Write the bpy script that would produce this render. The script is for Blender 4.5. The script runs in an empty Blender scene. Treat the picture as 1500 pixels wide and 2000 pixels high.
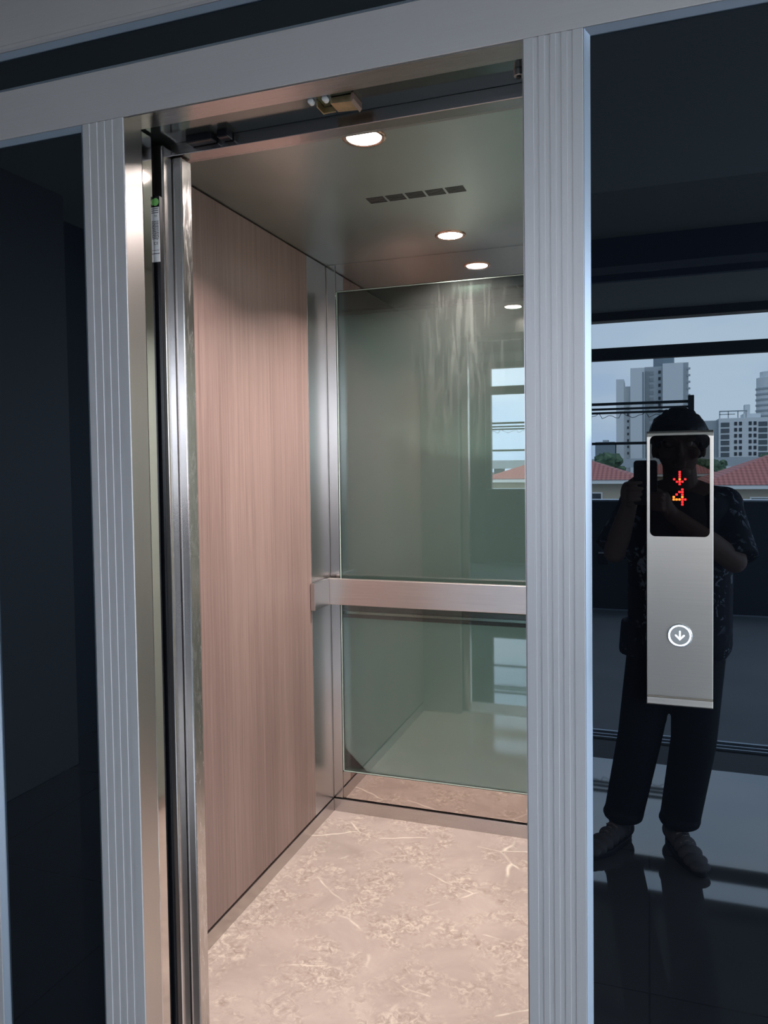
import bpy, bmesh, math, random
from mathutils import Vector, Matrix, noise
random.seed(4)
S = bpy.context.scene
COL = S.collection
PI = math.pi

# ------------------------------------------------------------------ camera
HC, D = 1.47, 1.35
cam_d = bpy.data.cameras.new('camera'); cam = bpy.data.objects.new('camera', cam_d); COL.objects.link(cam)
S.camera = cam
FPX = 1491.3
cam_d.sensor_fit = 'AUTO'; cam_d.sensor_width = 36.0
cam_d.lens = FPX / 2000 * 36.0
cam_d.shift_y = -0.02
cam_d.clip_start = 0.005; cam_d.clip_end = 2000
yaw, pit, rol = -0.334409, -0.035834, -0.0134117
fwd = Vector((math.sin(yaw)*math.cos(pit), math.cos(yaw)*math.cos(pit), math.sin(pit)))
rt = Vector((math.cos(yaw), -math.sin(yaw), 0)); up = rt.cross(fwd)
r2 = rt*math.cos(rol) + up*math.sin(rol); u2 = -rt*math.sin(rol) + up*math.cos(rol)
cam.matrix_world = Matrix(((r2.x, u2.x, -fwd.x, 0), (r2.y, u2.y, -fwd.y, -D), (r2.z, u2.z, -fwd.z, HC), (0, 0, 0, 1)))

# ------------------------------------------------------------------ view + world + sun
S.view_settings.view_transform = 'Standard'; S.view_settings.look = 'None'
S.view_settings.gamma = 1.0; S.view_settings.use_curve_mapping = False
S.view_settings.exposure = 0.12
SKY = 5.4
w = bpy.data.worlds.new('overcast_sky'); S.world = w; w.use_nodes = True
nt = w.node_tree; nt.nodes.clear()
o = nt.nodes.new('ShaderNodeOutputWorld'); bg = nt.nodes.new('ShaderNodeBackground')
tc = nt.nodes.new('ShaderNodeTexCoord'); mp = nt.nodes.new('ShaderNodeMapping'); mp.inputs['Scale'].default_value = (1.6, 1.6, 5)
no = nt.nodes.new('ShaderNodeTexNoise'); no.inputs['Scale'].default_value = 1.5; no.inputs['Detail'].default_value = 4
cr = nt.nodes.new('ShaderNodeValToRGB')
cr.color_ramp.elements[0].position = .38; cr.color_ramp.elements[0].color = (.54, .69, .92, 1)
cr.color_ramp.elements[1].position = .62; cr.color_ramp.elements[1].color = (.84, .93, 1.0, 1)
nt.links.new(tc.outputs['Generated'], mp.inputs[0]); nt.links.new(mp.outputs[0], no.inputs['Vector'])
nt.links.new(no.outputs['Fac'], cr.inputs[0]); nt.links.new(cr.outputs[0], bg.inputs[0]); nt.links.new(bg.outputs[0], o.inputs[0])
bg.inputs[1].default_value = SKY
sd = bpy.data.lights.new('sun', 'SUN'); sd.energy = 3.0; sd.angle = .6; sd.color = (1, .97, .94)
so = bpy.data.objects.new('sun', sd); COL.objects.link(so); so.rotation_euler = (math.radians(-48), math.radians(22), 0)

# ------------------------------------------------------------------ materials
def mat(name, col=(.5,.5,.5), rough=.5, metal=0, ior=1.5, spec=None, **kw):
    m = bpy.data.materials.new(name); m.use_nodes = True
    b = m.node_tree.nodes['Principled BSDF']
    b.inputs['Base Color'].default_value = (*col, 1); b.inputs['Roughness'].default_value = rough
    b.inputs['Metallic'].default_value = metal; b.inputs['IOR'].default_value = ior
    if spec: b.inputs['Specular Tint'].default_value = (*spec, 1)
    for k, v in kw.items(): b.inputs[k.replace('_', ' ')].default_value = v
    return m
def N(m, t): return m.node_tree.nodes.new(t)
def L(m, a, b): m.node_tree.links.new(a, b)
def BS(m): return m.node_tree.nodes['Principled BSDF']
def coords(m, scale, kind='Object'):
    t = N(m, 'ShaderNodeTexCoord'); p = N(m, 'ShaderNodeMapping'); p.inputs['Scale'].default_value = scale
    L(m, t.outputs[kind], p.inputs[0]); return p.outputs[0]
def ramp(m, src, stops):
    r = N(m, 'ShaderNodeValToRGB'); e = r.color_ramp.elements
    while len(e) < len(stops): e.new(.5)
    for i, (p, c) in enumerate(stops): e[i].position = p; e[i].color = (*c, 1) if len(c) == 3 else c
    L(m, src, r.inputs[0]); return r.outputs[0]
def nz(m, vec, scale, detail=4, rough=.5, dist=0):
    n = N(m, 'ShaderNodeTexNoise'); n.inputs['Scale'].default_value = scale; n.inputs['Detail'].default_value = detail
    n.inputs['Roughness'].default_value = rough; n.inputs['Distortion'].default_value = dist
    L(m, vec, n.inputs['Vector']); return n.outputs['Fac']
def mixc(m, f, a, b, mode='MIX'):
    x = N(m, 'ShaderNodeMix'); x.data_type = 'RGBA'; x.blend_type = mode
    for k, v in ((0, f), (6, a), (7, b)):
        if isinstance(v, (int, float)): x.inputs[k].default_value = v
        elif isinstance(v, tuple): x.inputs[k].default_value = (*v, 1)
        else: L(m, v, x.inputs[k])
    return x.outputs[2]
def bump(m, src, strength, dist=.001):
    b = N(m, 'ShaderNodeBump'); b.inputs['Strength'].default_value = strength; b.inputs['Distance'].default_value = dist
    L(m, src, b.inputs['Height']); L(m, b.outputs[0], BS(m).inputs['Normal'])
def brushed(name, col, rough, scale, amt=.06, aniso=0, bmp=.02):
    m = mat(name, col, rough, 1); v = coords(m, scale); n = nz(m, v, 1.0, 3)
    c = ramp(m, n, [(.3, tuple(x*(1-amt) for x in col)), (.7, tuple(min(1, x*(1+amt)) for x in col))])
    L(m, c, BS(m).inputs['Base Color'])
    r = ramp(m, n, [(.3, (rough*.96,)*3), (.7, (rough*1.04,)*3)]); L(m, r, BS(m).inputs['Roughness'])
    if aniso: BS(m).inputs['Anisotropic'].default_value = aniso
    if bmp: bump(m, n, bmp, .0005)
    return m

M = {}
M['alu'] = brushed('anodised_aluminium', (.65, .62, .615), .45, (900, 900, 6), .03); BS(M['alu']).inputs['Metallic'].default_value = .45
M['alu_h'] = brushed('anodised_aluminium_lintel', (.64, .595, .58), .45, (5, 900, 900), .03); BS(M['alu_h']).inputs['Metallic'].default_value = .45
M['bead'] = mat('pale_glazing_bead', (.50, .57, .66), .32, .6)
M['steel'] = brushed('brushed_steel', (.58, .55, .54), .30, (1400, 1400, 4), .015, bmp=.005)
M['steel_h'] = brushed('brushed_steel_horizontal', (.56, .52, .51), .28, (4, 1400, 1400), .02, bmp=.005)
M['steel_rail'] = brushed('brushed_steel_rail', (.78, .70, .66), .33, (4, 900, 600), .08)
M['mirror'] = brushed('mirror_steel', (.66, .60, .57), .035, (30, 30, 3), .02, bmp=0)
M['steel_mid'] = brushed('satin_steel', (.64, .60, .58), .17, (900, 900, 3), .015, bmp=.004)
M['polish'] = brushed('polished_steel', (.72, .68, .66), .08, (40, 40, 3), .03)
# protective film: wrinkled
m = mat('film_covered_steel', (.66, .62, .61), .14, 1); v = coords(m, (60, 60, 14)); n = nz(m, v, 1.0, 5, .6, 1.2)
L(m, ramp(m, n, [(.45, (.60, .57, .56)), (.66, (.74, .72, .72))]), BS(m).inputs['Base Color'])
L(m, ramp(m, n, [(.45, (.20,)*3), (.62, (.28,)*3)]), BS(m).inputs['Roughness']); bump(m, n, .035, .001); M['film'] = m
M['ceil_steel'] = brushed('satin_ceiling_steel', (.62, .68, .65), .33, (8, 8, 8), .02, bmp=0)
M['blackgl'] = mat('black_tinted_glass', (.004, .005, .007), .004, 0, 1.95, (.74, .87, 1.0))
m = bpy.data.materials.new('clear_green_tinted_glass'); m.use_nodes = True; m.node_tree.nodes.clear()
go = N(m, 'ShaderNodeOutputMaterial'); gt = N(m, 'ShaderNodeBsdfTransparent'); gg = N(m, 'ShaderNodeBsdfGlossy'); gf = N(m, 'ShaderNodeFresnel'); gm1 = N(m, 'ShaderNodeMixShader'); gd = N(m, 'ShaderNodeBsdfDiffuse'); gm2 = N(m, 'ShaderNodeMixShader')
gt.inputs[0].default_value = (.85, .96, .915, 1); gg.inputs['Roughness'].default_value = .004; gf.inputs[0].default_value = 2.0; gd.inputs[0].default_value = (.62, .68, .64, 1)
L(m, gt.outputs[0], gm2.inputs[1]); L(m, gd.outputs[0], gm2.inputs[2]); L(m, gf.outputs[0], gm1.inputs[0]); L(m, gm2.outputs[0], gm1.inputs[1]); L(m, gg.outputs[0], gm1.inputs[2]); L(m, gm1.outputs[0], go.inputs[0])
v = coords(m, (1, 1, 1))
# dried rinse streaks and smears on the upper pane
n1 = nz(m, coords(m, (26, 1, 3.2)), 1.0, 6, .62, .8)
n2 = nz(m, coords(m, (3, 1, 2.2)), 1.0, 3, .5)
mm = N(m, 'ShaderNodeMath'); mm.operation = 'MULTIPLY'
L(m, ramp(m, n1, [(.44, (0,0,0)), (.70, (1,1,1))]), mm.inputs[0]); L(m, ramp(m, n2, [(.42, (0,0,0)), (.58, (1,1,1))]), mm.inputs[1])
sx = N(m, 'ShaderNodeSeparateXYZ'); L(m, v, sx.inputs[0])
g1 = N(m, 'ShaderNodeMapRange'); g1.inputs['From Min'].default_value = -1.0; g1.inputs['From Max'].default_value = -.80; L(m, sx.outputs['X'], g1.inputs[0])
g2 = N(m, 'ShaderNodeMapRange'); g2.inputs['From Min'].default_value = 1.35; g2.inputs['From Max'].default_value = 1.6; L(m, sx.outputs['Z'], g2.inputs[0])
g3 = N(m, 'ShaderNodeMath'); g3.operation = 'MULTIPLY'; L(m, g1.outputs[0], g3.inputs[0]); L(m, g2.outputs[0], g3.inputs[1])
g4 = N(m, 'ShaderNodeMath'); g4.operation = 'MULTIPLY'; L(m, g3.outputs[0], g4.inputs[0]); L(m, mm.outputs[0], g4.inputs[1])
g5 = N(m, 'ShaderNodeMath'); g5.operation = 'MULTIPLY'; g5.operation = 'MULTIPLY_ADD'; g5.inputs[1].default_value = .055; g5.inputs[2].default_value = .035; L(m, g4.outputs[0], g5.inputs[0]); L(m, g5.outputs[0], gm2.inputs[0]); M['cabgl'] = m
M['rearframe'] = mat('dark_frame_behind_glass', (.045, .05, .047), .35, .3)
M['glassedge'] = mat('pale_green_glass_edge', (.55, .70, .62), .15)
# wood laminate
m = mat('walnut_laminate', (.3, .2, .18), .42)
a = nz(m, coords(m, (1, 95, .9)), 1.0, 6, .65, .25); b_ = nz(m, coords(m, (1, 420, 5)), 1.0, 3, .7); c_ = nz(m, coords(m, (1, 7, .35)), 1.0, 2)
base = ramp(m, a, [(.28, (.150, .100, .088)), (.5, (.262, .178, .158)), (.72, (.350, .248, .222))])
base = mixc(m, .35, base, ramp(m, b_, [(.35, (.13, .085, .075)), (.65, (.37, .27, .24))]))
base = mixc(m, .22, base, ramp(m, c_, [(.4, (.17, .11, .1)), (.6, (.37, .265, .235))]))
L(m, base, BS(m).inputs['Base Color']); bump(m, b_, .06, .0004); M['wood'] = m
# marble
m = mat('beige_marble', (.5, .4, .35), .055, 0, 1.55)
v = coords(m, (1, 1, 1)); 
n1 = nz(m, v, 3.2, 8, .62, .6); n2 = nz(m, v, 42, 6, .7, 1.2); n3 = nz(m, v, 7, 5, .6, .4)
base = ramp(m, n1, [(.30, (.36, .30, .265)), (.5, (.44, .37, .33)), (.68, (.51, .435, .385))])
mottle = ramp(m, n2, [(.34, (.29, .23, .19)), (.5, (.43, .36, .315)), (.64, (.66, .575, .49))])
zone = ramp(m, n3, [(.44, (0, 0, 0)), (.60, (.8, .8, .8))])
base = mixc(m, zone, base, mottle)
vv = N(m, 'ShaderNodeVectorMath'); vv.operation = 'ADD'; sc = N(m, 'ShaderNodeVectorMath'); sc.operation = 'SCALE'; sc.inputs['Scale'].default_value = .22
nn = N(m, 'ShaderNodeTexNoise'); nn.inputs['Scale'].default_value = 5; L(m, v, nn.inputs['Vector']); L(m, nn.outputs['Color'], sc.inputs[0])
rv = coords(m, (2.2, 3.8, 1)); L(m, rv, vv.inputs[0]); L(m, sc.outputs[0], vv.inputs[1])
vo = N(m, 'ShaderNodeTexVoronoi'); vo.feature = 'DISTANCE_TO_EDGE'; vo.inputs['Scale'].default_value = 1.0; L(m, vv.outputs[0], vo.inputs['Vector'])
vein = ramp(m, vo.outputs['Distance'], [(0, (1,1,1)), (.007, (.5,.5,.5)), (.013, (0,0,0))])
gate = ramp(m, nz(m, v, 4.5, 3), [(.50, (0,0,0)), (.60, (.75,.75,.75))])
vg = mixc(m, 1.0, vein, gate, 'MULTIPLY')
base = mixc(m, vg, base, (.90, .82, .70))
L(m, base, BS(m).inputs['Base Color']); bump(m, n2, .03, .0005); M['marble'] = m
# lobby tile
m = mat('grey_polished_tile', (.12, .125, .13), .03, 0, 2.3)
br = N(m, 'ShaderNodeTexBrick'); br.offset = 0; br.inputs['Scale'].default_value = 1; br.inputs['Brick Width'].default_value = .8; br.inputs['Row Height'].default_value = .8
br.inputs['Mortar Size'].default_value = .003; br.inputs['Color1'].default_value = (.115, .118, .122, 1); br.inputs['Color2'].default_value = (.13, .132, .135, 1); br.inputs['Mortar'].default_value = (.05, .05, .05, 1)
v = coords(m, (1, 1, 1)); L(m, v, br.inputs['Vector'])
L(m, mixc(m, .3, br.outputs['Color'], ramp(m, nz(m, v, 3, 6), [(.3, (.09, .09, .095)), (.7, (.16, .16, .165))])), BS(m).inputs['Base Color']); M['tile'] = m
m = mat('matte_terrace_tile', (.30, .33, .36), .55); v = coords(m, (1, 1, 1))
L(m, ramp(m, nz(m, v, 2, 5), [(.3, (.27, .30, .33)), (.7, (.34, .37, .40))]), BS(m).inputs['Base Color']); M['terrace'] = m
M['ceil'] = mat('grey_ceiling_paint', (.42, .44, .41), .8)
M['ceil2'] = mat('dim_ceiling_board', (.30, .30, .27), .8)
M['beam'] = mat('dark_blue_beam_paint', (.05, .065, .11), .7)
M['wallp'] = mat('blue_grey_wall_panel', (.12, .12, .127), .5)
M['walld'] = mat('dark_parapet_paint', (.035, .045, .06), .6)
M['frame'] = mat('charcoal_window_frame', (.05, .06, .07), .4, .3)
M['black'] = mat('black_rubber', (.008, .008, .009), .5)
M['blackpl'] = mat('black_plastic', (.006, .006, .008), .25)
M['darkgap'] = mat('dark_recess_metal', (.09, .10, .095), .25, .8)
M['header'] = brushed('header_steel', (.50, .45, .44), .22, (5, 300, 300), .05)
M['hdrglass'] = mat('dark_door_header_underside', (.20, .225, .215), .12, .9)
M['brass'] = brushed('zinc_yellow_bracket', (.60, .46, .26), .3, (60, 60, 60), .15)
M['whitepl'] = mat('white_plastic', (.7, .7, .68), .4)
M['label'] = mat('off_white_label', (.62, .60, .60), .5)
M['ink'] = mat('black_ink', (.03, .03, .03), .6)
M['green'] = mat('green_sticker', (.16, .42, .10), .5)
M['copper'] = mat('rose_gold_trim', (.85, .58, .45), .2, 1)
def emis(name, col, st):
    m = mat(name, col, .4); BS(m).inputs['Emission Color'].default_value = (*col, 1); BS(m).inputs['Emission Strength'].default_value = st; return m
M['lens'] = emis('lamp_lens', (1, .90, .84), 26)
M['led'] = emis('red_led', (1, .012, .012), 1.1)
M['led2'] = emis('orange_led', (1, .20, .01), 1.6)
M['btnlight'] = emis('white_button_light', (.85, .93, 1), 1.3)
M['panel'] = brushed('champagne_panel', (.58, .53, .47), .34, (4, 400, 500), .03)
M['screen'] = mat('black_display_glass', (.003, .003, .004), .01, 0, 1.5)
M['btn'] = brushed('button_steel', (.50, .48, .46), .40, (300, 30, 300), .05); BS(M['btn']).inputs['Metallic'].default_value = .35

# ------------------------------------------------------------------ mesh helpers
def box(bm, x0, x1, y0, y1, z0, z1):
    vs = [bm.verts.new((x, y, z)) for z in (z0, z1) for (x, y) in ((x0, y0), (x1, y0), (x1, y1), (x0, y1))]
    for f in ((0,3,2,1), (4,5,6,7), (0,1,5,4), (1,2,6,5), (2,3,7,6), (3,0,4,7)): bm.faces.new([vs[i] for i in f])
def prism(bm, pts, lo, hi, axis='z'):
    def P(a, b, c): return {'z': (a, b, c), 'x': (c, a, b), 'y': (a, c, b)}[axis]
    A = [bm.verts.new(P(a, b, lo)) for a, b in pts]; B = [bm.verts.new(P(a, b, hi)) for a, b in pts]; n = len(pts)
    bm.faces.new(A[::-1]); bm.faces.new(B)
    for i in range(n): bm.faces.new((A[i], A[(i+1) % n], B[(i+1) % n], B[i]))
def rod(bm, a, b, r0, r1=None, seg=12, caps=True):
    a, b = Vector(a), Vector(b); r1 = r0 if r1 is None else r1
    d = (b-a).normalized(); q = d.to_track_quat('Z', 'Y'); A = []; B = []
    for i in range(seg):
        t = 2*PI*i/seg; v = q @ Vector((math.cos(t), math.sin(t), 0)); A.append(bm.verts.new(a+v*r0)); B.append(bm.verts.new(b+v*r1))
    for i in range(seg): bm.faces.new((A[i], A[(i+1) % seg], B[(i+1) % seg], B[i]))
    if caps: bm.faces.new(A[::-1]); bm.faces.new(B)
def sph(bm, c, r, s=(1,1,1), rot=None, u=16, v=10):
    mtx = Matrix.Translation(Vector(c)) @ (rot.to_matrix().to_4x4() if rot else Matrix()) @ Matrix.Diagonal((s[0]*r, s[1]*r, s[2]*r, 1))
    bmesh.ops.create_uvsphere(bm, u_segments=u, v_segments=v, radius=1, matrix=mtx)
def cap(bm, a, b, r0, r1):           # tapered limb with round ends
    rod(bm, a, b, r0, r1, 16); sph(bm, a, r0); sph(bm, b, r1)
def lathe(bm, prof, c, axis='z', seg=40, close=True):
    rings = []
    for r, h in prof:
        ring = []
        for i in range(seg):
            t = 2*PI*i/seg; p = (r*math.cos(t), r*math.sin(t), h)
            if axis == 'y': p = (p[0], p[2], p[1])
            ring.append(bm.verts.new((c[0]+p[0], c[1]+p[1], c[2]+p[2])))
        rings.append(ring)
    for a, b in zip(rings, rings[1:]):
        for i in range(seg): bm.faces.new((a[i], a[(i+1) % seg], b[(i+1) % seg], b[i]))
    if close: bm.faces.new(rings[0]); bm.faces.new(rings[-1])
def obj(name, bm, m, parent=None, bev=0, smooth=False):
    bmesh.ops.recalc_face_normals(bm, faces=bm.faces)
    me = bpy.data.meshes.new(name); bm.to_mesh(me); bm.free(); me.materials.append(m)
    ob = bpy.data.objects.new(name, me); COL.objects.link(ob)
    if parent: ob.parent = parent
    if smooth:
        for p in me.polygons: p.use_smooth = True
    if bev:
        b = ob.modifiers.new('bevel', 'BEVEL'); b.width = bev; b.segments = 2; b.limit_method = 'ANGLE'
    return ob
def bx(name, m, dims, parent=None, bev=0):
    bm = bmesh.new(); box(bm, *dims); return obj(name, bm, m, parent, bev)
def thing(name, label, cat, group=None):
    o = bpy.data.objects.new(name, None); COL.objects.link(o); o.empty_display_size = .05
    return tag(o, label, cat, group)
def tag(o, label, cat, group=None, kind=None):
    o['label'] = label; o['category'] = cat
    if group: o['group'] = group
    if kind: o['kind'] = kind
    return o
def struct(o, label=None):
    o['kind'] = 'structure'
    if label: o['label'] = label
    return o
def lab(o, s): o['label'] = s; return o
def remesh(o, vs, smooth_it=6):
    r = o.modifiers.new('remesh', 'REMESH'); r.mode = 'VOXEL'; r.voxel_size = vs; r.use_smooth_shade = True
    s = o.modifiers.new('smooth', 'SMOOTH'); s.factor = .5; s.iterations = smooth_it
    return o

# ------------------------------------------------------------------ building shell
struct(bx('floor', M['tile'], (-6, 3.55, -2.50, -.001, -.25, 0)), 'glossy grey tiled lobby floor')
struct(bx('floor_terrace', M['terrace'], (-6, 3.55, -6.60, -2.89, -.25, 0)), 'matte blue grey floor beyond the threshold')
struct(bx('trim_1', M['black'], (-6, 3.55, -2.89, -2.50, -.25, -.004)), 'black threshold strip across the floor')
bm = bmesh.new(); box(bm, -6, 6, -2.89, -2.872, -.004, .012); box(bm, -6, 6, -2.835, -2.825, -.004, .010); box(bm, -6, 6, -2.80, -2.79, -.004, .006)
tr = obj('metal_track', bm, M['bead']); struct(tr); tr.name = 'trim_2'
struct(bx('ceiling', M['ceil'], (-6, 3.55, -2.57, 2.2, 2.79, 3.1)), 'plain grey lobby ceiling')
struct(bx('ceiling_corridor', M['ceil2'], (-6, 3.55, -3.42, -2.57, 2.80, 3.1)))
struct(bx('ceiling_beam', M['beam'], (-6, 3.45, -3.62, -3.42, 2.63, 3.1)))
struct(bx('ceiling_terrace', M['ceil2'], (-6, 3.55, -6.6, -3.62, 2.92, 3.1)))
bm = bmesh.new(); box(bm, -6, 6, -4.32, -4.24, 2.86, 2.92); box(bm, -6, 6, -4.80, -4.74, 2.84, 2.92)
struct(obj('trim_3', bm, M['beam']))
M['shaft'] = mat('grey_green_shaft_paint', (.84, .88, .83), .6)
struct(bx('wall_back', M['shaft'], (-2.0, .6, 1.88, 2.3, -1.2, 3.1)), 'grey green shaft wall behind the rear glass')
struct(bx('wall_shaft_left', M['shaft'], (-1.95, -1.85, .13, 1.88, -1.2, 3.1)))
struct(bx('wall_shaft_right', M['shaft'], (.45, .55, .13, 1.88, -1.2, 3.1)))
struct(bx('floor_shaft', M['shaft'], (-1.95, .55, .0, 1.88, -1.3, -1.2)))
struct(bx('wall_right', M['wallp'], (3.4, 3.6, -.20, 2.2, -.2, 3.1)))
w2 = bpy.data.objects.new('added_side_opening', None); COL.objects.link(w2); struct(w2, 'unseen tall opening added on the right side to bring more daylight into the lobby')  # unseen opening added on the right to brighten the lift front
bx('window_head', M['frame'], (3.4, 3.6, -6.6, -.2, 2.62, 3.1), w2, .004)
bx('window_sill', M['frame'], (3.4, 3.6, -6.6, -.2, -.2, .12), w2, .004)
for y in (-6.6, -4.4, -2.3, -.28): bx('mullion', M['frame'], (3.44, 3.52, y, y+.08, .12, 2.62), w2, .004)
struct(bx('floor_outside', M['terrace'], (3.6, 9, -6.6, 2.2, -.45, -.1)))  # unseen floor added beyond the side opening to bounce daylight in
bm = bmesh.new(); box(bm, -2.78, -2.68, -1.66, 2.2, 0, 2.79); struct(obj('wall_left', bm, M['wallp'], bev=.003), 'dull blue grey side wall reflected in the left glass')
bm = bmesh.new(); box(bm, -3.05, -2.95, -6.44, -1.72, 0, 2.92); box(bm, -3.05, -2.78, -1.72, -1.66, 0, 2.79); struct(obj('wall_left_recess', bm, M['walld']))
bm = bmesh.new(); box(bm, -2.95, -2.25, -6.60, -6.42, 0, 2.92); struct(obj('wall_front_side', bm, M['walld']))
struct(bx('wall_front', M['walld'], (-6, 3.4, -6.60, -6.44, -.25, 1.075)), 'dark parapet wall below the windows')
struct(bx('trim_4', M['bead'], (-2.25, 3.4, -6.62, -6.42, 1.075, 1.09)), 'pale metal parapet coping')
struct(bx('baseboard_front', M['bead'], (-2.25, 3.4, -6.44, -6.428, 0, .012)))
# window band : mid rail, head, mullions
w1 = bpy.data.objects.new('window_1', None); COL.objects.link(w1); struct(w1, 'long window band above the parapet with dark transom')
bx('transom', M['frame'], (-2.25, 3.4, -6.52, -6.44, 2.455, 2.575), w1, .004)
bx('window_head', M['frame'], (-2.25, 3.4, -6.6, -6.44, 2.84, 2.95), w1, .004)
for x in (-2.25, 1.9, 3.3): bx('mullion', M['frame'], (x, x+.08, -6.55, -6.45, 1.09, 2.84), w1, .004)
# wall above the lift enclosure and either side of it
struct(bx('wall_lift_upper', M['wallp'], (-2.68, 3.4, .0, .10, 2.62, 2.79)))
struct(bx('wall_lift_left', M['wallp'], (-2.68, -1.52, .0, .10, 0, 2.62)))
struct(bx('wall_lift_right', M['wallp'], (.80, 3.4, .0, .10, 0, 2.62)))
# surface lamps (unlit) on the terrace ceiling
for i, (x, y, z) in enumerate([(.02, -3.95, 2.92), (.02, -4.50, 2.92)]):
    t = thing('ceiling_lamp', ['unlit square ceiling lamp just behind the dark beam, reflected above the call panel', 'unlit square ceiling lamp nearer the windows, reflected above the call panel'][i], 'ceiling lamp')
    t.location = (x, y, z)
    bm = bmesh.new(); box(bm, -.07, .07, -.07, .07, -.07, 0); obj('housing', bm, mat('lamp_housing', (.30, .22, .2), .5), t, .004)
    bm = bmesh.new(); box(bm, -.055, .055, -.055, .055, -.074, -.07); obj('lens', bm, M['whitepl'], t)
# power outlet on the parapet
t = thing('wall_outlet', 'small wall outlet with a pale cover on the dark parapet', 'outlet')
bm = bmesh.new(); box(bm, -.475, -.385, -6.44, -6.425, .45, .56); obj('box', bm, M['blackpl'], t, .003)
bm = bmesh.new(); box(bm, -.475, -.385, -6.45, -6.412, .56, .572); obj('cover', bm, M['whitepl'], t, .002)

# ------------------------------------------------------------------ lift enclosure frame
ZL0, ZL1 = 2.199, 2.303
XL0, XL1, XR0, XR1 = -1.137, -1.033, -.205, -.104
enc = thing('lift_enclosure_frame', 'silver ribbed aluminium frame of posts and lintel around the lift doorway', 'door frame')
def post(x0, x1, z0, z1):
    W = x1-x0; pts = [(x0, .06), (x0, .0012), (x0+.0012, 0)]
    for a, b in ((.17, .265), (.36, .455), (.545, .64), (.73, .825)):
        pts += [(x0+W*a, 0), (x0+W*a+.0006, .0013), (x0+W*b-.0002, .0013), (x0+W*b, 0)]
    pts += [(x1-.0009, 0), (x1, .0009), (x1, .06)]
    bm = bmesh.new(); prism(bm, pts, z0, z1); return bm
obj('post', post(XL0, XL1, 0, ZL0-.0006), M['alu'], enc)
obj('post', post(XR0, XR1, 0, ZL0-.0006), M['alu'], enc)
obj('post', post(-1.53, -1.429, 0, ZL0-.0006), M['alu'], enc)
obj('post', post(.60, .70, 0, ZL0-.0006), M['alu'], enc)
bx('lintel', M['alu_h'], (-1.60, .80, 0, .058, ZL0, ZL1), enc, .0012)
bm = bmesh.new()
prism(bm, [(0, 2.387), (-.004, 2.391), (-.004, 2.398), (.000, 2.402), (.000, 2.53), (-.012, 2.534), (-.012, 2.62), (.06, 2.62), (.06, 2.387)], -1.60, .80, 'x')
obj('upper_rail', bm, M['alu_h'], enc)
# glazing beads
def bead(x0, x1, z0, z1):
    g = .010; b = bmesh.new()
    O = [(x0, z0), (x1, z0), (x1, z1), (x0, z1)]; I = [(x0+g, z0+g), (x1-g, z0+g), (x1-g, z1-g), (x0+g, z1-g)]
    ys = [(O, .001), (I, .010), (I, .013), (O, .013)]
    R = [[b.verts.new((x, y, z)) for x, z in P] for P, y in ys]
    for k in range(4):
        A, B = R[k], R[(k+1) % 4]
        for i in range(4): b.faces.new((A[i], A[(i+1) % 4], B[(i+1) % 4], B[i]))
    return b
obj('glazing_bead', bead(XR1+.0006, .5994, .0, ZL0-.0006), M['bead'], enc)
obj('glazing_bead', bead(-1.4284, XL0-.0006, .0, ZL0-.0006), M['bead'], enc)
obj('glazing_bead', bead(-1.60, .80, ZL1+.0005, 2.3865), M['bead'], enc)
tag(bx('tinted_glass_panel', M['blackgl'], (XR1, .60, .0135, .025, 0, ZL0)), 'glossy black glass panel right of the lift doorway behind the call panel', 'glass panel', 'black tinted glass panels')
tag(bx('tinted_glass_panel', M['blackgl'], (-1.429, XL0, .0135, .025, 0, ZL0)), 'glossy black glass panel left of the lift doorway', 'glass panel', 'black tinted glass panels')
tag(bx('tinted_glass_panel', M['blackgl'], (-1.60, .80, .0135, .025, ZL1, 2.387)), 'narrow black glass strip above the silver lintel', 'glass panel', 'black tinted glass panels')

# ------------------------------------------------------------------ landing door surround
sur = thing('landing_door_surround', 'brushed steel lining inside the lift doorway, polished at its inner edge', 'door frame')
bx('side_lining', M['steel'], (-1.0345, -1.0325, .0025, .0595, 0, 2.1985), sur)
bx('side_lining', M['steel'], (-.2065, -.2055, .0025, .0595, 0, 2.1985), sur)
bx('top_lining', M['steel_h'], (-1.0325, -.2065, .0025, .0595, 2.1965, 2.1985), sur)
lab(bx('polished_edge', M['polish'], (-1.06, -1.033, .0605, .097, 0, 2.196), sur, .0022), 'mirror polished steel edge strip')
lab(bx('polished_edge', M['polish'], (-.206, -.19, .0605, .097, 0, 2.196), sur, .0022), 'mirror polished steel edge strip')
lab(bx('header_soffit', M['hdrglass'], (-1.30, .05, .0605, .150, 2.199, 2.26), sur), 'dark glossy header underside')
bm = bmesh.new()
for x0, x1 in ((-.965, -.90), (-.885, -.86)): box(bm, x0, x1, .125, .149, 2.183, 2.199)
lab(obj('runner_block', bm, M['blackpl'], sur, .002), 'black door runner blocks')
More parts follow.
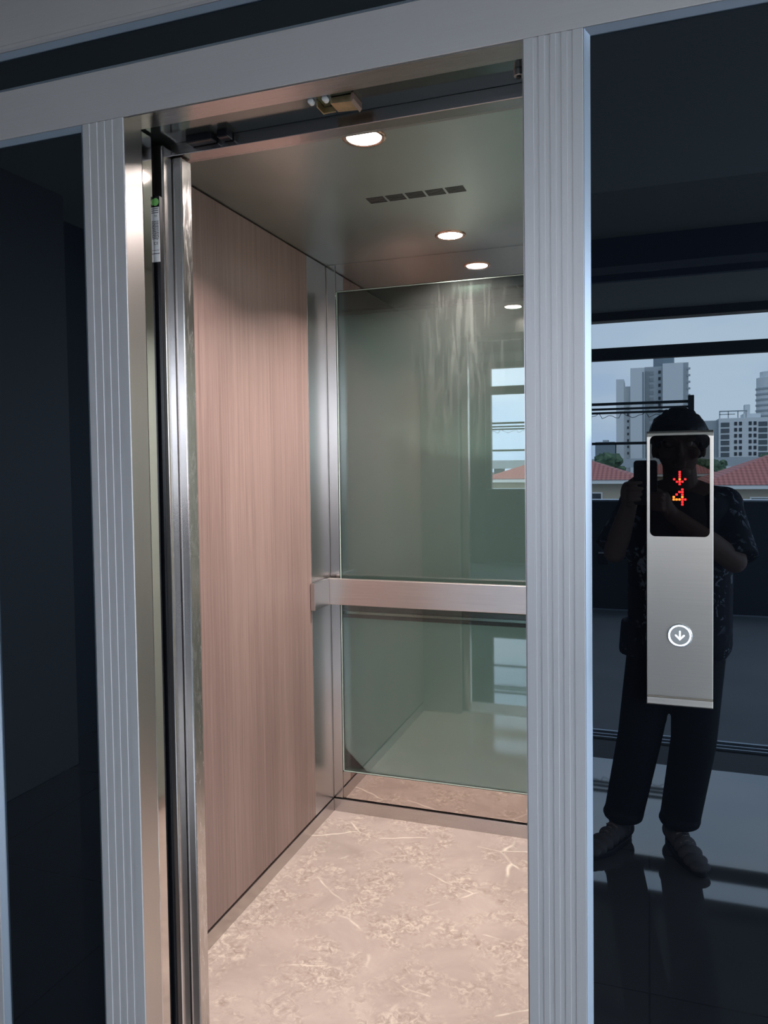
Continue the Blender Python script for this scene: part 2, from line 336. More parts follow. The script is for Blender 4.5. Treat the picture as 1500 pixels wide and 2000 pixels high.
# brass-coloured coupler
br = thing('door_coupler', 'brassy zinc door coupler bracket hanging under the dark door header', 'bracket')
bm = bmesh.new()
prism(bm, [(-.597, 2.186), (-.552, 2.183), (-.551, 2.1985), (-.597, 2.1985)], .075, .115, 'y')
obj('bracket_body', bm, M['brass'], br, .0015)
bm = bmesh.new(); box(bm, -.627, -.6245, .075, .11, 2.184, 2.1985); box(bm, -.627, -.600, .11, .1125, 2.186, 2.1985); obj('bracket_wing', bm, M['brass'], br, .0008)
bm = bmesh.new(); prism(bm, [(-.551, 2.180), (-.546, 2.186), (-.546, 2.1985), (-.551, 2.1985)], .07, .118, 'y'); obj('side_plate', bm, mat('brown_plate', (.30, .2, .16), .4, .6), br)
for x in (-.637, -.606):
    bm = bmesh.new(); rod(bm, (x, .066, 2.195), (x, .078, 2.195), .006, seg=16); lab(obj('roller', bm, M['whitepl'], br, .001), 'white plastic roller')
sc_ = thing('door_stop_screw', 'round headed door stop screw at the right end of the header', 'screw')
bm = bmesh.new(); rod(bm, (-.228, .10, 2.199), (-.228, .10, 2.186), .009, seg=20); obj('head', bm, M['steel'], sc_, .001)
bm = bmesh.new(); rod(bm, (-.228, .10, 2.1862), (-.228, .10, 2.183), .005, seg=6); obj('hex_socket', bm, M['black'], sc_)

# ------------------------------------------------------------------ sliding door leaves (retracted to the left)
lf = thing('sliding_door_leaf', 'front steel lift door leaf slid open, with a black safety curtain strip', 'lift door', 'retracted lift door leaves')
bx('leaf_panel', M['steel_mid'], (-1.66, -1.020, .1175, .153, .012, 2.186), lf, .004)
lc = lab(bx('light_curtain', M['blackpl'], (-1.075, -1.022, .104, .117, .012, 2.07), lf, .001), 'black safety light curtain strip')
def plate(name, m, x0, x1, z0, z1, y, par): return bx(name, m, (x0, x1, y-.0006, y, z0, z1), par)
lb = lab(plate('label', M['label'], -1.0405, -1.0225, 1.925, 2.045, .1038, lc), 'white printed label')
bm = bmesh.new(); rod(bm, (-1.0315, .1038, 2.0565), (-1.0315, .1032, 2.0565), .0085, seg=28); lab(obj('sticker', bm, M['green'], lc), 'green oval sticker')
def text(s, size, loc, rot, m, parent, name, depth=.0002):
    cu = bpy.data.curves.new(name, 'FONT'); cu.body = s; cu.size = size; cu.extrude = depth; cu.align_x = 'CENTER'; cu.align_y = 'CENTER'
    t = bpy.data.objects.new(name + '_tmp', cu); COL.objects.link(t)
    dg = bpy.context.evaluated_depsgraph_get(); me = bpy.data.meshes.new_from_object(t.evaluated_get(dg))
    bpy.data.objects.remove(t); me.materials.clear(); me.materials.append(m)
    ob = bpy.data.objects.new(name, me); COL.objects.link(ob); ob.parent = parent; ob.location = loc; ob.rotation_euler = rot; return ob
FR = (PI/2, 0, 0)
text('TX', .006, (-1.0315, .1030, 2.0255), FR, M['ink'], lc, 'print')
text('C', .0085, (-1.0345, .1030, 1.9655), FR, M['ink'], lc, 'print'); text('E', .0085, (-1.0285, .1030, 1.9655), FR, M['ink'], lc, 'print')
bm = bmesh.new()
for k in range(3): box(bm, -1.0390, -1.0240, .1028, .1032, 2.041-k*.0045, 2.0425-k*.0045)
for k in range(5):
    z = 2.015
    while z > 1.975:
        h = random.uniform(.0012, .004); box(bm, -1.0385+k*.0031, -1.0369+k*.0031, .1028, .1032, z-h, z); z -= h+random.uniform(.0008, .002)
box(bm, -1.0390, -1.0240, .1028, .1032, 1.950, 1.9508); box(bm, -1.0402, -1.0228, .1028, .1032, 1.9425, 1.944)
lab(obj('print', bm, M['ink'], lc), 'rows of fine black print')
lf2 = thing('sliding_door_leaf', 'rear steel lift door leaf slid open, its edge still under wrinkled protective film', 'lift door', 'retracted lift door leaves')
bx('leaf_panel', M['steel_mid'], (-1.66, -.9975, .1555, .1935, .012, 2.170), lf2, .003)
lab(bx('protective_film', M['film'], (-.9975, -.9968, .1575, .1925, .012, 2.166), lf2), 'wrinkled clear protective film')

# ------------------------------------------------------------------ lift car
car = thing('lift_car', 'lift car interior with wood laminate wall, grey green glass rear and marble floor', 'lift car')
YR = 1.605; XW = -1.27; XE = -.09; ZC = 2.297
lab(bx('car_floor', M['marble'], (XW, XE, .20, YR, -.02, 0.0005), car), 'polished beige marble floor')
lab(bx('sill', M['alu_h'], (-1.3, .05, .0, .195, -.02, 0.002), car, .001), 'metal door sill')
lab(bx('ceiling_panel', M['ceil_steel'], (XW-.02, XE+.02, .26, YR+.02, ZC, ZC+.03), car), 'satin grey ceiling panel')
# header
bx('car_header', M['header'], (XW-.02, XE+.02, .1515, .19, 2.172, 2.34), car, .0015)
bx('front_return', M['steel'], (XW-.02, -1.04, .215, .25, 0, ZC), car, .001)
bx('front_return', M['steel'], (-.19, XE+.02, .215, .25, 0, ZC), car, .001)
bx('front_transom', M['steel_h'], (XW-.02, XE+.02, .19, .26, 2.20, 2.34), car)
# left wall
bm = bmesh.new(); box(bm, XW-.02, XW, .2505, 1.412, .0575, ZC-.004); lab(obj('wood_panel', bm, M['wood'], car, .0005), 'pinkish brown vertical grain laminate panel')
bx('corner_panel', M['steel'], (XW-.02, XW+.0005, 1.414, 1.590, .0575, ZC-.004), car, .0008)
bx('corner_panel', M['steel'], (XW-.02, XW+.001, 1.592, YR, .0575, ZC-.003), car, .0008)
bx('backing', M['black'], (XW-.05, XW-.021, .25, YR+.02, 0, ZC+.02), car)
bx('skirting', M['steel_h'], (XW-.02, XW+.004, .25, YR, .0006, .052), car, .0008)
# right wall
M_side = mat('grey_green_side_glass', (.30, .37, .34), .02, 0, 1.6)
bx('right_wall_panel', M_side, (XE, XE+.02, .2505, .95, .0575, ZC-.004), car, .0005)
lab(bx('control_column', M['steel'], (XE-.004, XE+.02, .952, 1.25, .0575, ZC-.004), car, .001), 'steel control column')
bx('right_wall_panel', M_side, (XE, XE+.02, 1.252, YR, .0575, ZC-.004), car, .0005)
bx('backing', M['black'], (XE+.021, XE+.05, .25, YR+.02, 0, ZC+.02), car)
bx('skirting', M['steel_h'], (XE-.004, XE+.02, .25, YR, .0006, .052), car, .0008)
# rear wall
bx('skirting', M['steel_h'], (XW+.0045, XE-.0045, YR-.010, YR+.01, .0006, .053), car, .0008)
lab(bx('rear_mirror_panel', M['mirror'], (-1.2265, XE, YR, YR+.02, .0585, .170), car), 'mirror polished steel panel below the glass')
lab(bx('rear_mirror_panel', M['mirror'], (-1.2265, XE, YR, YR+.02, 2.189, ZC-.0005), car), 'mirror polished steel panel above the glass')
lab(bx('corner_trim', M['steel_mid'], (XW+.002, -1.2275, YR-.004, YR+.02, .0585, ZC-.001), car, .0008), 'narrow vertical steel corner trim')
def pane(z0, z1, d0, d1):
    g = bx('glass_pane', M['cabgl'], (-1.222, XE-.006, YR+.001, YR+.012, z0+.003, z1-.003), car)
    e = bmesh.new(); x0, x1 = -1.2255, XE-.002
    for a in ((x0, x0+.0035, z0, z1), (x1-.0035, x1, z0, z1), (x0, x1, z0, z0+.003), (x0, x1, z1-.003, z1)): box(e, a[0], a[1], YR, YR+.012, a[2], a[3])
    lab(obj('glass_edge', e, M['glassedge'], g), 'pale green glass edge')
    return g
# dark structural rails seen at the top edge of each pane
P1 = lab(pane(.902, 2.187, 0, 0), 'large grey green rear glass pane with dried streaks')
P2 = lab(pane(.172, .898, 0, 0), 'lower grey green rear glass pane')
bx('rear_rail', M['rearframe'], (-1.30, -.02, YR+.030, YR+.10, 2.118, 2.215), car, .002)
bx('rear_rail_lip', M['black'], (-1.30, -.02, YR+.034, YR+.095, 2.106, 2.117), car)
bx('rear_rail', M['rearframe'], (-1.30, -.02, YR+.030, YR+.075, .853, .905), car, .002)
bx('rear_rail', M['steel_mid'], (-1.30, -.02, YR+.030, YR+.075, .838, .850), car, .001)
bx('rear_rail_lip', M['black'], (-1.30, -.02, YR+.030, YR+.08, .822, .836), car)
bx('rear_rail', M['rearframe'], (-1.30, -.02, YR+.030, YR+.09, .02, .10), car, .002)
# handrail
hr = bx('handrail', M['steel_rail'], (XW+.010, XE-.01, 1.540, 1.562, .893, 1.001), car, .002)
bx('rail_return', M['steel'], (XW+.002, XW+.022, 1.395, 1.539, .893, 1.001), hr, .002)
for x in (-1.1, -.68, -.26):
    bm = bmesh.new(); rod(bm, (x, 1.56, .947), (x, YR, .947), .012, seg=16); obj('standoff', bm, M['steel'], hr)
# vent slots
bm = bmesh.new()
for g in range(5):
    for k in range(5):
        x0 = -.833 + g*.0634; y0 = .9105 + k*.0108; box(bm, x0, x0+.056, y0, y0+.0064, ZC-.0006, ZC+.001)
lab(obj('vent_grille', bm, M['black'], car), 'five groups of slim dark ventilation slots')
# downlights
for (x, y, s) in ((-.68, .49, 'bright round ceiling downlight nearest the doorway'), (-.68, 1.378, 'bright round ceiling downlight nearest the rear glass')):
    t = thing('downlight', s, 'ceiling light', 'lift car downlights'); t.location = (x, y, ZC)
    bm = bmesh.new(); lathe(bm, [(.0565, 0), (.0555, -.0035), (.049, -.0055), (.0435, -.0035), (.0435, 0)], (0,0,0), close=False); obj('trim_ring', bm, M['copper'], t, smooth=True)
    bm = bmesh.new(); lathe(bm, [(.0435, -.0008), (.0435, -.003), (.03, -.0042), (.001, -.0046)], (0,0,0)); obj('lens', bm, M['lens'], t, smooth=True)
    ld = bpy.data.lights.new('downlight_lamp', 'AREA'); ld.shape = 'DISK'; ld.size = .08; ld.energy = 18; ld.color = (1, .88, .83); ld.spread = math.radians(136)
    lo = bpy.data.objects.new('lamp', ld); COL.objects.link(lo); lo.location = (0, 0, -.008); lo.parent = t

# ------------------------------------------------------------------ call panel
cp = thing('call_panel', 'tall champagne steel lift call panel on the black glass', 'call panel')
X0, X1, Z0, Z1 = -.004, .0985, 1.062, 1.519
bm = bmesh.new()
yb = .0133; yf = -.010
prism(bm, [(yb, Z0), (yf+.002, Z0), (yf-.0015, Z0+.002), (yf-.0005, Z0+.013), (yf+.0025, Z0+.0145), (yf, Z0+.016), (yf, Z1-.010), (yf+.0015, Z1-.004), (yf+.006, Z1-.0006), (yb, Z1)], X0, X1, 'x')
obj('body', bm, M['panel'], cp, .0008)
def rrect(x0, x1, z0, z1, r, n=8):
    P = []
    for cx, cz, a0 in ((x1-r, z1-r, 0), (x0+r, z1-r, 90), (x0+r, z0+r, 180), (x1-r, z0+r, 270)):
        for i in range(n+1): t = math.radians(a0+90*i/n); P.append((cx+r*math.cos(t), cz+r*math.sin(t)))
    return P
SX0, SX1, SZ0, SZ1 = .0012, .0930, 1.3445, 1.5110
bm = bmesh.new(); prism(bm, rrect(SX0, SX1, SZ0, SZ1, .0085), yf-.0006, yf+.001, 'y'); sc = lab(obj('display', bm, M['screen'], cp), 'glossy black display with red digits')
def leds(rows, cx, ztop, px, pz, hot, name, label):
    for k, (mm_, sel) in enumerate(((M['led'], lambda r, c: (r, c) not in hot), (M['led2'], lambda r, c: (r, c) in hot))):
        b = bmesh.new()
        for r, row in enumerate(rows):
            for c, ch in enumerate(row):
                if ch == '#' and sel(r, c):
                    x = cx+(c-2)*px; z = ztop-r*pz; h = px*.41; v = pz*.41
                    prism(b, rrect(x-h, x+h, z-v, z+v, px*.16, 3), yf-.0011, yf-.0005, 'y')
        lab(obj(name, b, mm_, sc), label + (' lit orange' if k else ''))
leds(['..#..', '..#..', '..#..', '#.#.#', '.###.', '..#..'], .0473, 1.4508, .0042, .0040, {(3, 2)}, 'led_arrow', 'red down arrow')
leds(['...#.', '..##.', '.#.#.', '#..#.', '#####', '...#.', '...#.'], .0470, 1.4220, .0044, .0041, {(3, 0), (3, 3), (4, 0), (4, 1), (4, 2)}, 'led_digit', 'red digit 4')
bn = bmesh.new(); BC = (.0475, yf, 1.1815)
rod(bn, (BC[0], yf+.001, BC[2]), (BC[0], yf-.0042, BC[2]), .0150, seg=48)
bt = lab(obj('button', bn, M['btn'], cp, smooth=False), 'round steel down button')
bn = bmesh.new(); lathe(bn, [(.0196, .0005), (.0196, -.003), (.0188, -.0042), (.0178, -.0042), (.0174, -.003), (.0174, .0005)], BC, 'y', close=False); obj('outer_ring', bn, mat('chrome', (.85, .87, .9), .08, 1), bt, smooth=True)
bn = bmesh.new(); lathe(bn, [(.0174, .0), (.0174, -.0034), (.0152, -.0034), (.0152, .0)], BC, 'y', close=False); lab(obj('light_ring', bn, M['btnlight'], bt), 'white lit ring')
bn = bmesh.new(); yA = yf-.0046
def bar(b, p, q, wd):
    p = Vector(p); q = Vector(q); d = (q-p).normalized(); n_ = Vector((-d.y, d.x))*wd/2
    P = []
    for i in range(9): t = math.atan2(n_.y, n_.x)+PI*i/8; P.append((p.x+math.cos(t)*wd/2, p.y+math.sin(t)*wd/2))
    for i in range(9): t = math.atan2(-n_.y, -n_.x)+PI*i/8; P.append((q.x+math.cos(t)*wd/2, q.y+math.sin(t)*wd/2))
    prism(b, P, yA, yA+.0006, 'y')
bar(bn, (BC[0], BC[2]+.0070), (BC[0], BC[2]-.0055), .0026); bar(bn, (BC[0], BC[2]-.0060), (BC[0]-.0064, BC[2]+.0004), .0026); bar(bn, (BC[0], BC[2]-.0060), (BC[0]+.0064, BC[2]+.0004), .0026)
lab(obj('arrow_mark', bn, M['btnlight'], bt), 'white lit down arrow')

# ------------------------------------------------------------------ photographer (seen in the black glass)
skin = mat('skin', (.30, .19, .145), .55); hairm = mat('black_hair', (.012, .011, .012), .45)
m = mat('floral_navy_cloth', (.02, .024, .045), .8); v = coords(m, (1, 1, 1))
nf = nz(m, v, 24, 3, .5, 2.2); nf2 = nz(m, v, 7, 2)
mk = mixc(m, 1.0, ramp(m, nf, [(.56, (0,0,0)), (.60, (1,1,1))]), ramp(m, nf2, [(.46, (0,0,0)), (.52, (1,1,1))]), 'MULTIPLY')
L(m, mixc(m, mk, (.016, .019, .034), (.36, .40, .46)), BS(m).inputs['Base Color']); shirtm = m
teem = mat('grey_tee_cloth', (.10, .10, .12), .85); trm = mat('black_trouser_cloth', (.010, .012, .018), .8)
shoem = mat('worn_grey_suede', (.16, .15, .16), .8); lacem = mat('cream_laces', (.42, .36, .34), .8); solem = mat('dark_sole', (.03, .03, .035), .6)
pr = thing('person', 'person in dark floral shirt and black trousers taking a photo, reflected in black glass', 'person')
PH = Vector((-.012, -1.372, 1.395))          # phone centre
sL, sR = Vector((-.045, -1.665, 1.305)), Vector((.258, -1.665, 1.305))
eL, eR = Vector((-.120, -1.560, 1.135)), Vector((.282, -1.530, 1.115))
wL, wR = Vector((-.062, -1.455, 1.330)), Vector((.070, -1.430, 1.290))
hd = Vector((.100, -1.60, 1.525))
bm = bmesh.new()
# head: cranium, face, jaw, chin, nose, brow, lips, ears
sph(bm, hd+Vector((0, -.012, .022)), .094, (.83, 1.0, .93), u=24, v=16)
sph(bm, hd+Vector((0, .022, -.030)), .074, (.88, .88, 1.18), u=24, v=16)
sph(bm, hd+Vector((0, .048, -.098)), .034, (1.15, .9, .8))
sph(bm, hd+Vector((0, .086, .018)), .030, (1.9, .5, .45))
sph(bm, hd+Vector((0, .098, -.018)), .014, (.75, 1.0, 2.1)); sph(bm, hd+Vector((0, .106, -.036)), .013, (1.25, .95, .8))
sph(bm, hd+Vector((0, .086, -.066)), .016, (1.5, .6, .45)); sph(bm, hd+Vector((0, .084, -.076)), .016, (1.3, .6, .5))
for s in (-1, 1):
    sph(bm, hd+Vector((s*.046, .072, -.030)), .026, (.9, .5, .8)); sph(bm, hd+Vector((s*.083, -.012, -.018)), .026, (.35, .7, 1.15))
cap(bm, hd+Vector((0, -.022, -.05)), Vector((.112, -1.655, 1.33)), .056, .062)
# trunk
tc_ = .106
for z, r, sx, sy in ((1.30, .12, 1.35, .80), (1.22, .13, 1.30, .85), (1.10, .12, 1.22, .88), (1.00, .118, 1.20, .9), (.90, .125, 1.22, .92), (.80, .125, 1.25, .95)):
    sph(bm, (tc_ - .004*(z-1), -1.665, z), r, (sx, sy, .9), u=24, v=14)
cap(bm, sL, Vector((.10, -1.665, 1.335)), .052, .06); cap(bm, sR, Vector((.12, -1.665, 1.335)), .052, .06)
for s, e, w_ in ((sL, eL, wL), (sR, eR, wR)):
    cap(bm, s, e, .050, .040); cap(bm, e, e.lerp(w_, .35), .041, .040); cap(bm, e.lerp(w_, .35), w_, .040, .026)
hipL, hipR = Vector((.022, -1.665, .80)), Vector((.175, -1.665, .80))
kL, kR = Vector((-.034, -1.640, .43)), Vector((.155, -1.640, .43))
aL, aR = Vector((-.100, -1.680, .075)), Vector((.105, -1.690, .075))
for h_, k_, a_ in ((hipL, kL, aL), (hipR, kR, aR)):
    cap(bm, h_, k_, .085, .055); cap(bm, k_, k_.lerp(a_, .35), .055, .055); cap(bm, k_.lerp(a_, .35), a_, .055, .036)
# hands: palms, curled fingers and thumbs closing on the phone
PW, PT = .038, .0045                           # half width / half thickness of the phone
def finger(pts, r):
    for i, (a, b) in enumerate(zip(pts, pts[1:])): cap(bm, a, b, r*(1-.08*i), r*(1-.08*(i+1)))
# viewer-left hand grips the left edge; fingers come round onto the back of the phone (towards the glass)
sph(bm, PH+Vector((-.062, -.030, -.040)), .034, (.62, .95, 1.3))
cap(bm, wL, PH+Vector((-.058, -.034, -.055)), .026, .026)
for i, (dz, ln) in enumerate(((-.002, .030), (-.022, .034), (-.042, .031), (-.060, .024))):
    b0 = PH+Vector((-.060, -.012, dz-.004)); finger([b0, PH+Vector((-.050, .016, dz)), PH+Vector((-.034, .019, dz+.002)), PH+Vector((-.034+ln*.7, .016, dz+.003))], .0088)
finger([PH+Vector((-.062, -.038, -.030)), PH+Vector((-.046, -.034, .004)), PH+Vector((-.026, -.022, .018))], .0105)
# viewer-right hand supports the lower right corner
sph(bm, PH+Vector((.064, -.028, -.070)), .033, (.62, .95, 1.25))
cap(bm, wR, PH+Vector((.066, -.034, -.082)), .026, .026)
for i, (dz, ln) in enumerate(((-.036, .028), (-.054, .032), (-.071, .028), (-.087, .020))):
    finger([PH+Vector((.060, -.010, dz-.004)), PH+Vector((.050, .015, dz)), PH+Vector((.036, .018, dz)), PH+Vector((.036-ln*.7, .016, dz+.002))], .0086)
finger([PH+Vector((.062, -.040, -.055)), PH+Vector((.044, -.032, -.028)), PH+Vector((.020, -.020, -.022))], .0102)
body = remesh(obj('body', bm, skin, pr), .0045, 3)
# eyes
for s in (-1, 1):
    bm = bmesh.new(); sph(bm, hd+Vector((s*.031, .072, .004)), .0125); lab(obj('eye', bm, mat('eye_white', (.6, .58, .56), .2), pr, smooth=True), 'eye')
# hair
bm = bmesh.new()
sph(bm, hd+Vector((0, -.020, .044)), .106, (.96, 1.0, .80), u=28, v=16); sph(bm, hd+Vector((.012, -.02, .028)), .098, (1.02, .9, .72), u=28, v=16)
sph(bm, hd+Vector((0, -.060, -.005)), .080, (.95, .7, 1.2))
for i in range(34):
    a = random.uniform(-1.35, 1.35); u_ = Vector((math.sin(a), math.cos(a), 0))
    p = hd+Vector((u_.x*.060, u_.y*.055-.01, .092)); q = hd+Vector((u_.x*.080, u_.y*.094-.006, random.uniform(.030, .050) if abs(a) < .95 else random.uniform(-.005, .02))); cap(bm, p, q, .020, .0085)
for s in (-1, 1): cap(bm, hd+Vector((s*.074, -.035, .03)), hd+Vector((s*.070, -.045, -.035)), .022, .014)
for i in range(40):
    a = random.uniform(0, 2*PI); e = random.uniform(.15, 1.5); d_ = Vector((math.cos(a)*math.cos(e), math.sin(a)*math.cos(e), math.sin(e)))
    p = hd+Vector((0, -.018, .042))+Vector((d_.x*.090, d_.y*.098, d_.z*.086)); cap(bm, p, p+Vector((d_.y*.018+random.uniform(-.01, .01), -d_.x*.018, random.uniform(-.008, .008))), .013, .007)
lab(remesh(obj('hair', bm, hairm, pr), .005, 2), 'short tousled black hair')
# tee, shirt, trousers
bm = bmesh.new()
for z in [1.27-.035*k for k in range(15)]: sph(bm, (tc_-.006, -1.655, z), .128, (1.18, 1.02, .85), u=24, v=14)
sph(bm, (tc_+.002, -1.655, 1.325), .074, (1.1, 1.0, .45))
lab(remesh(obj('tee_shirt', bm, teem, pr), .007, 4), 'plain grey tee')
bm = bmesh.new()
for s in (-1, 1):
    for z, r in [(1.28-.03*k, .090-.00015*abs(k-8)) for k in range(17)]:
        sph(bm, (tc_+s*.096, -1.664, z), r, (1.0, 1.28, .95), u=20, v=12)
    cap(bm, Vector((tc_+s*.05, -1.685, 1.335)), (sL if s < 0 else sR), .050, .068)
    sh, el = (sL, eL) if s < 0 else (sR, eR)
    rod(bm, sh, sh.lerp(el, .93)+Vector((s*.012, -.01, -.008)), .062, .072, 20)
    rod(bm, (tc_-.02+s*.096, -1.664, .86), (tc_-.028+s*.098, -1.664, .735), .092, .092, 24)
cap(bm, (.02, -1.725, 1.3), (.19, -1.725, 1.3), .065, .065)
for z in (1.2, 1.15, 1.1, 1.05, 1.0, .95, .9, .85, .8): sph(bm, (tc_, -1.72, z), .12, (1.2, .75, 1))
lab(remesh(obj('shirt', bm, shirtm, pr), .007, 3), 'open dark navy floral shirt with short sleeves')
bm = bmesh.new()
sph(bm, (tc_-.004, -1.665, .82), .125, (1.38, 1.0, .75))
for h_, k_, a_ in ((hipL, kL, aL), (hipR, kR, aR)):
    rod(bm, h_, k_, .098, .080, 24); sph(bm, h_, .098); sph(bm, k_, .080)
    a2 = k_.lerp(a_, .93); rod(bm, k_, a2, .080, .072, 24); sph(bm, a2+Vector((0, .01, .012)), .077, (1, 1, .5))
lab(remesh(obj('trousers', bm, trm, pr), .007, 2), 'loose black trousers')
# shoes
def shoe(ank, heel, toe, label):
    heel, toe = Vector(heel), Vector(toe); d = (toe-heel).normalized(); n_ = Vector((-d.y, d.x, 0)); Lg = (toe-heel).length
    b = bmesh.new(); q = Vector((1, 0, 0)).rotation_difference(d)
    for t, hgt, wd, z in ((.08, .042, .034, .045), (.2, .046, .037, .047), (.35, .046, .040, .048), (.5, .040, .043, .043), (.65, .033, .046, .036), (.8, .027, .045, .031), (.92, .021, .038, .027)):
        sph(b, heel+d*Lg*t+Vector((0, 0, z)), 1, (Lg*.10, wd, hgt*.9), rot=q)
    sph(b, Vector((ank[0], ank[1], .085)), .040, (1.05, 1.1, .8))
    s = lab(remesh(obj('shoe', b, shoem, pr), .004, 3), label)
    b = bmesh.new(); P = []
    for i in range(28):
        t = 2*PI*i/28; u = math.cos(t); wv = math.sin(t); wid = .047 if u > 0 else .040
        p = heel+d*(Lg*.5+u*Lg*.52)+n_*wv*wid; P.append((p.x, p.y))
    prism(b, P, .001, .022); obj('sole', b, solem, s, .004)
    for k in range(5):
        b = bmesh.new(); c = heel+d*Lg*(.36+.065*k)+Vector((0, 0, .092-.008*k)); rod(b, c-n_*.024-Vector((0,0,.008)), c+Vector((0,0,.002)), .0035); rod(b, c+Vector((0,0,.002)), c+n_*.024-Vector((0,0,.008)), .0035)
        obj('lace', b, lacem, s)
shoe(aR, (.070, -1.745, 0), (.178, -1.475, 0), 'worn grey sneaker pointing toward the glass')
shoe(aL, (-.075, -1.715, 0), (-.215, -1.480, 0), 'worn grey sneaker turned outward')
# eyeglasses
gl = thing('eyeglasses', 'thin metal framed eyeglasses on the person', 'eyeglasses')
gm = mat('thin_gold_frame', (.75, .68, .55), .2, 1)
for s in (-1, 1):
    bm = bmesh.new(); c = hd+Vector((s*.034, .108, .002)); n_ = 24
    for i in range(n_):
        t0, t1 = 2*PI*i/n_, 2*PI*(i+1)/n_; rod(bm, c+Vector((.025*math.cos(t0), 0, .019*math.sin(t0))), c+Vector((.025*math.cos(t1), 0, .019*math.sin(t1))), .001, seg=6)
    obj('rim', bm, gm, gl)
    bm = bmesh.new(); rod(bm, c+Vector((s*.025, 0, .008)), hd+Vector((s*.088, -.01, .006)), .001, seg=6); obj('temple_arm', bm, gm, gl)
bm = bmesh.new(); rod(bm, hd+Vector((-.009, .108, .006)), hd+Vector((.009, .108, .006)), .001, seg=6); obj('bridge', bm, gm, gl)
# phone, held in the plane of the camera
ph = thing('phone', 'dark smartphone held up in both hands', 'phone')
ph.location = PH; ph.rotation_euler = (math.radians(-2), 0, math.radians(4))
bm = bmesh.new(); prism(bm, rrect(-.038, .038, -.076, .076, .011, 6), -.0042, .0042, 'y'); obj('case', bm, mat('dark_phone_case', (.05, .05, .055), .35), ph, .001)
bm = bmesh.new(); prism(bm, rrect(-.035, .035, -.073, .073, .009, 6), -.0047, -.0041, 'y'); lab(obj('screen', bm, M['screen'], ph), 'glossy black screen')
bm = bmesh.new(); prism(bm, rrect(-.002, .034, .038, .073, .008, 6), .004, .0065, 'y'); ci = obj('camera_island', bm, M['blackpl'], ph, .0008)
for dx, dz in ((.024, .064), (.024, .047), (.007, .056)):
    bm = bmesh.new(); rod(bm, (dx, .0063, dz), (dx, .008, dz), .0065, seg=20); obj('camera_lens', bm, M['screen'], ci)

# ------------------------------------------------------------------ outside the windows
ground = bx('ground', mat('street_ground', (.12, .13, .12), .9), (-300, 300, -900, -7.2, -10.2, -10)); struct(ground)
rl = thing('balcony_railing', 'dark outdoor railing frame with wires ending in a square post', 'railing')
dk = mat('dark_railing_paint', (.03, .045, .05), .5)
bx('rail_post', dk, (.375, .432, -7.05, -6.99, -.2, 2.13), rl, .003)
bx('rail_post', dk, (-2.6, -2.545, -7.05, -6.99, -.2, 2.13), rl, .003)
for z, h in ((2.055, .028), (2.005, .022), (1.965, .022)): bx('top_bar', dk, (-2.6, .40, -7.035, -7.005, z, z+h), rl, .002)
bx('lower_bar', dk, (-2.6, .40, -7.035, -7.005, 1.640, 1.668), rl, .002)
bm = bmesh.new(); n_ = 90; zig = []
for i in range(n_+1): zig.append(Vector((-2.6+3.0*i/n_, -7.02, 1.935+.016*math.sin(i*1.35)+(.045 if i % 7 == 0 else 0))))
for a, b in zip(zig, zig[1:]): rod(bm, a, b, .003, seg=5, caps=False)
obj('spiral_wire', bm, dk, rl)

roofm = mat('red_roof_tile', (.42, .13, .11), .7)
wv_ = N(roofm, 'ShaderNodeTexWave'); wv_.inputs['Scale'].default_value = 1.6; wv_.wave_profile = 'SIN'; wv_.bands_direction = 'X'; L(roofm, coords(roofm, (1, 1, 1)), wv_.inputs['Vector'])
wv2 = N(roofm, 'ShaderNodeTexWave'); wv2.inputs['Scale'].default_value = 1.0; wv2.bands_direction = 'Y'; L(roofm, coords(roofm, (1, 1, 1)), wv2.inputs['Vector'])
L(roofm, mixc(roofm, .35, ramp(roofm, wv_.outputs['Fac'], [(.2, (.30, .085, .07)), (.7, (.52, .18, .15))]), ramp(roofm, wv2.outputs['Fac'], [(.2, (.25, .07, .06)), (.6, (.5, .18, .15))])), BS(roofm).inputs['Base Color'])
stucco = mat('ochre_stucco', (.42, .36, .27), .85); whitew = mat('white_fascia', (.7, .7, .68), .7); winm = mat('dark_window_glass', (.02, .025, .03), .1); 
def house(name, label, x0, x1, y0, y1, zeave, zridge, hipx, wins):
    h = thing(name, label, 'house')
    bx('wall', stucco, (x0+.5, x1-.5, y0+.5, y1-.5, -10, zeave-.15), h)
    bm = bmesh.new(); a = [(x0, y0), (x1, y0), (x1, y1), (x0, y1)]; ym = (y0+y1)/2
    A = [bm.verts.new((x, y, zeave)) for x, y in a]; r0 = bm.verts.new((x0+hipx, ym, zridge)); r1 = bm.verts.new((x1-hipx, ym, zridge))
    for f in ((A[0], A[1], r1, r0), (A[1], A[2], r1), (A[2], A[3], r0, r1), (A[3], A[0], r0), (A[3], A[2], A[1], A[0])): bm.faces.new(f)
    lab(obj('roof', bm, roofm, h), 'red tiled hip roof')
    bx('fascia', whitew, (x0+.05, x1-.05, y0+.05, y1-.05, zeave-.17, zeave-.01), h)
    for x, z, ww, hh in wins:
        f = bx('window', whitew, (x-.06, x+ww+.06, y1-.54, y1-.46, z-.06, z+hh+.06), h); bx('pane', winm, (x, x+ww, y1-.455, y1-.44, z, z+hh), f)
    return h
house('house', 'red roofed house reflected left of the call panel', -8, -.25, -40, -33, .66, 1.70, 2.9, [(-3.2, -.95, 1.2, 1.0)])
house('house', 'red roofed ochre house reflected right of the call panel', 2.0, 11.5, -41, -33, .42, 1.85, 3.6, [(3.1, -.9, .5, .4), (4.0, -.9, 1.6, .75)])
house('house', 'further red roofed house between the two nearer roofs', -.6, 4.4, -62, -54, .55, 1.45, 1.8, [(.6, -1, .8, .7)])

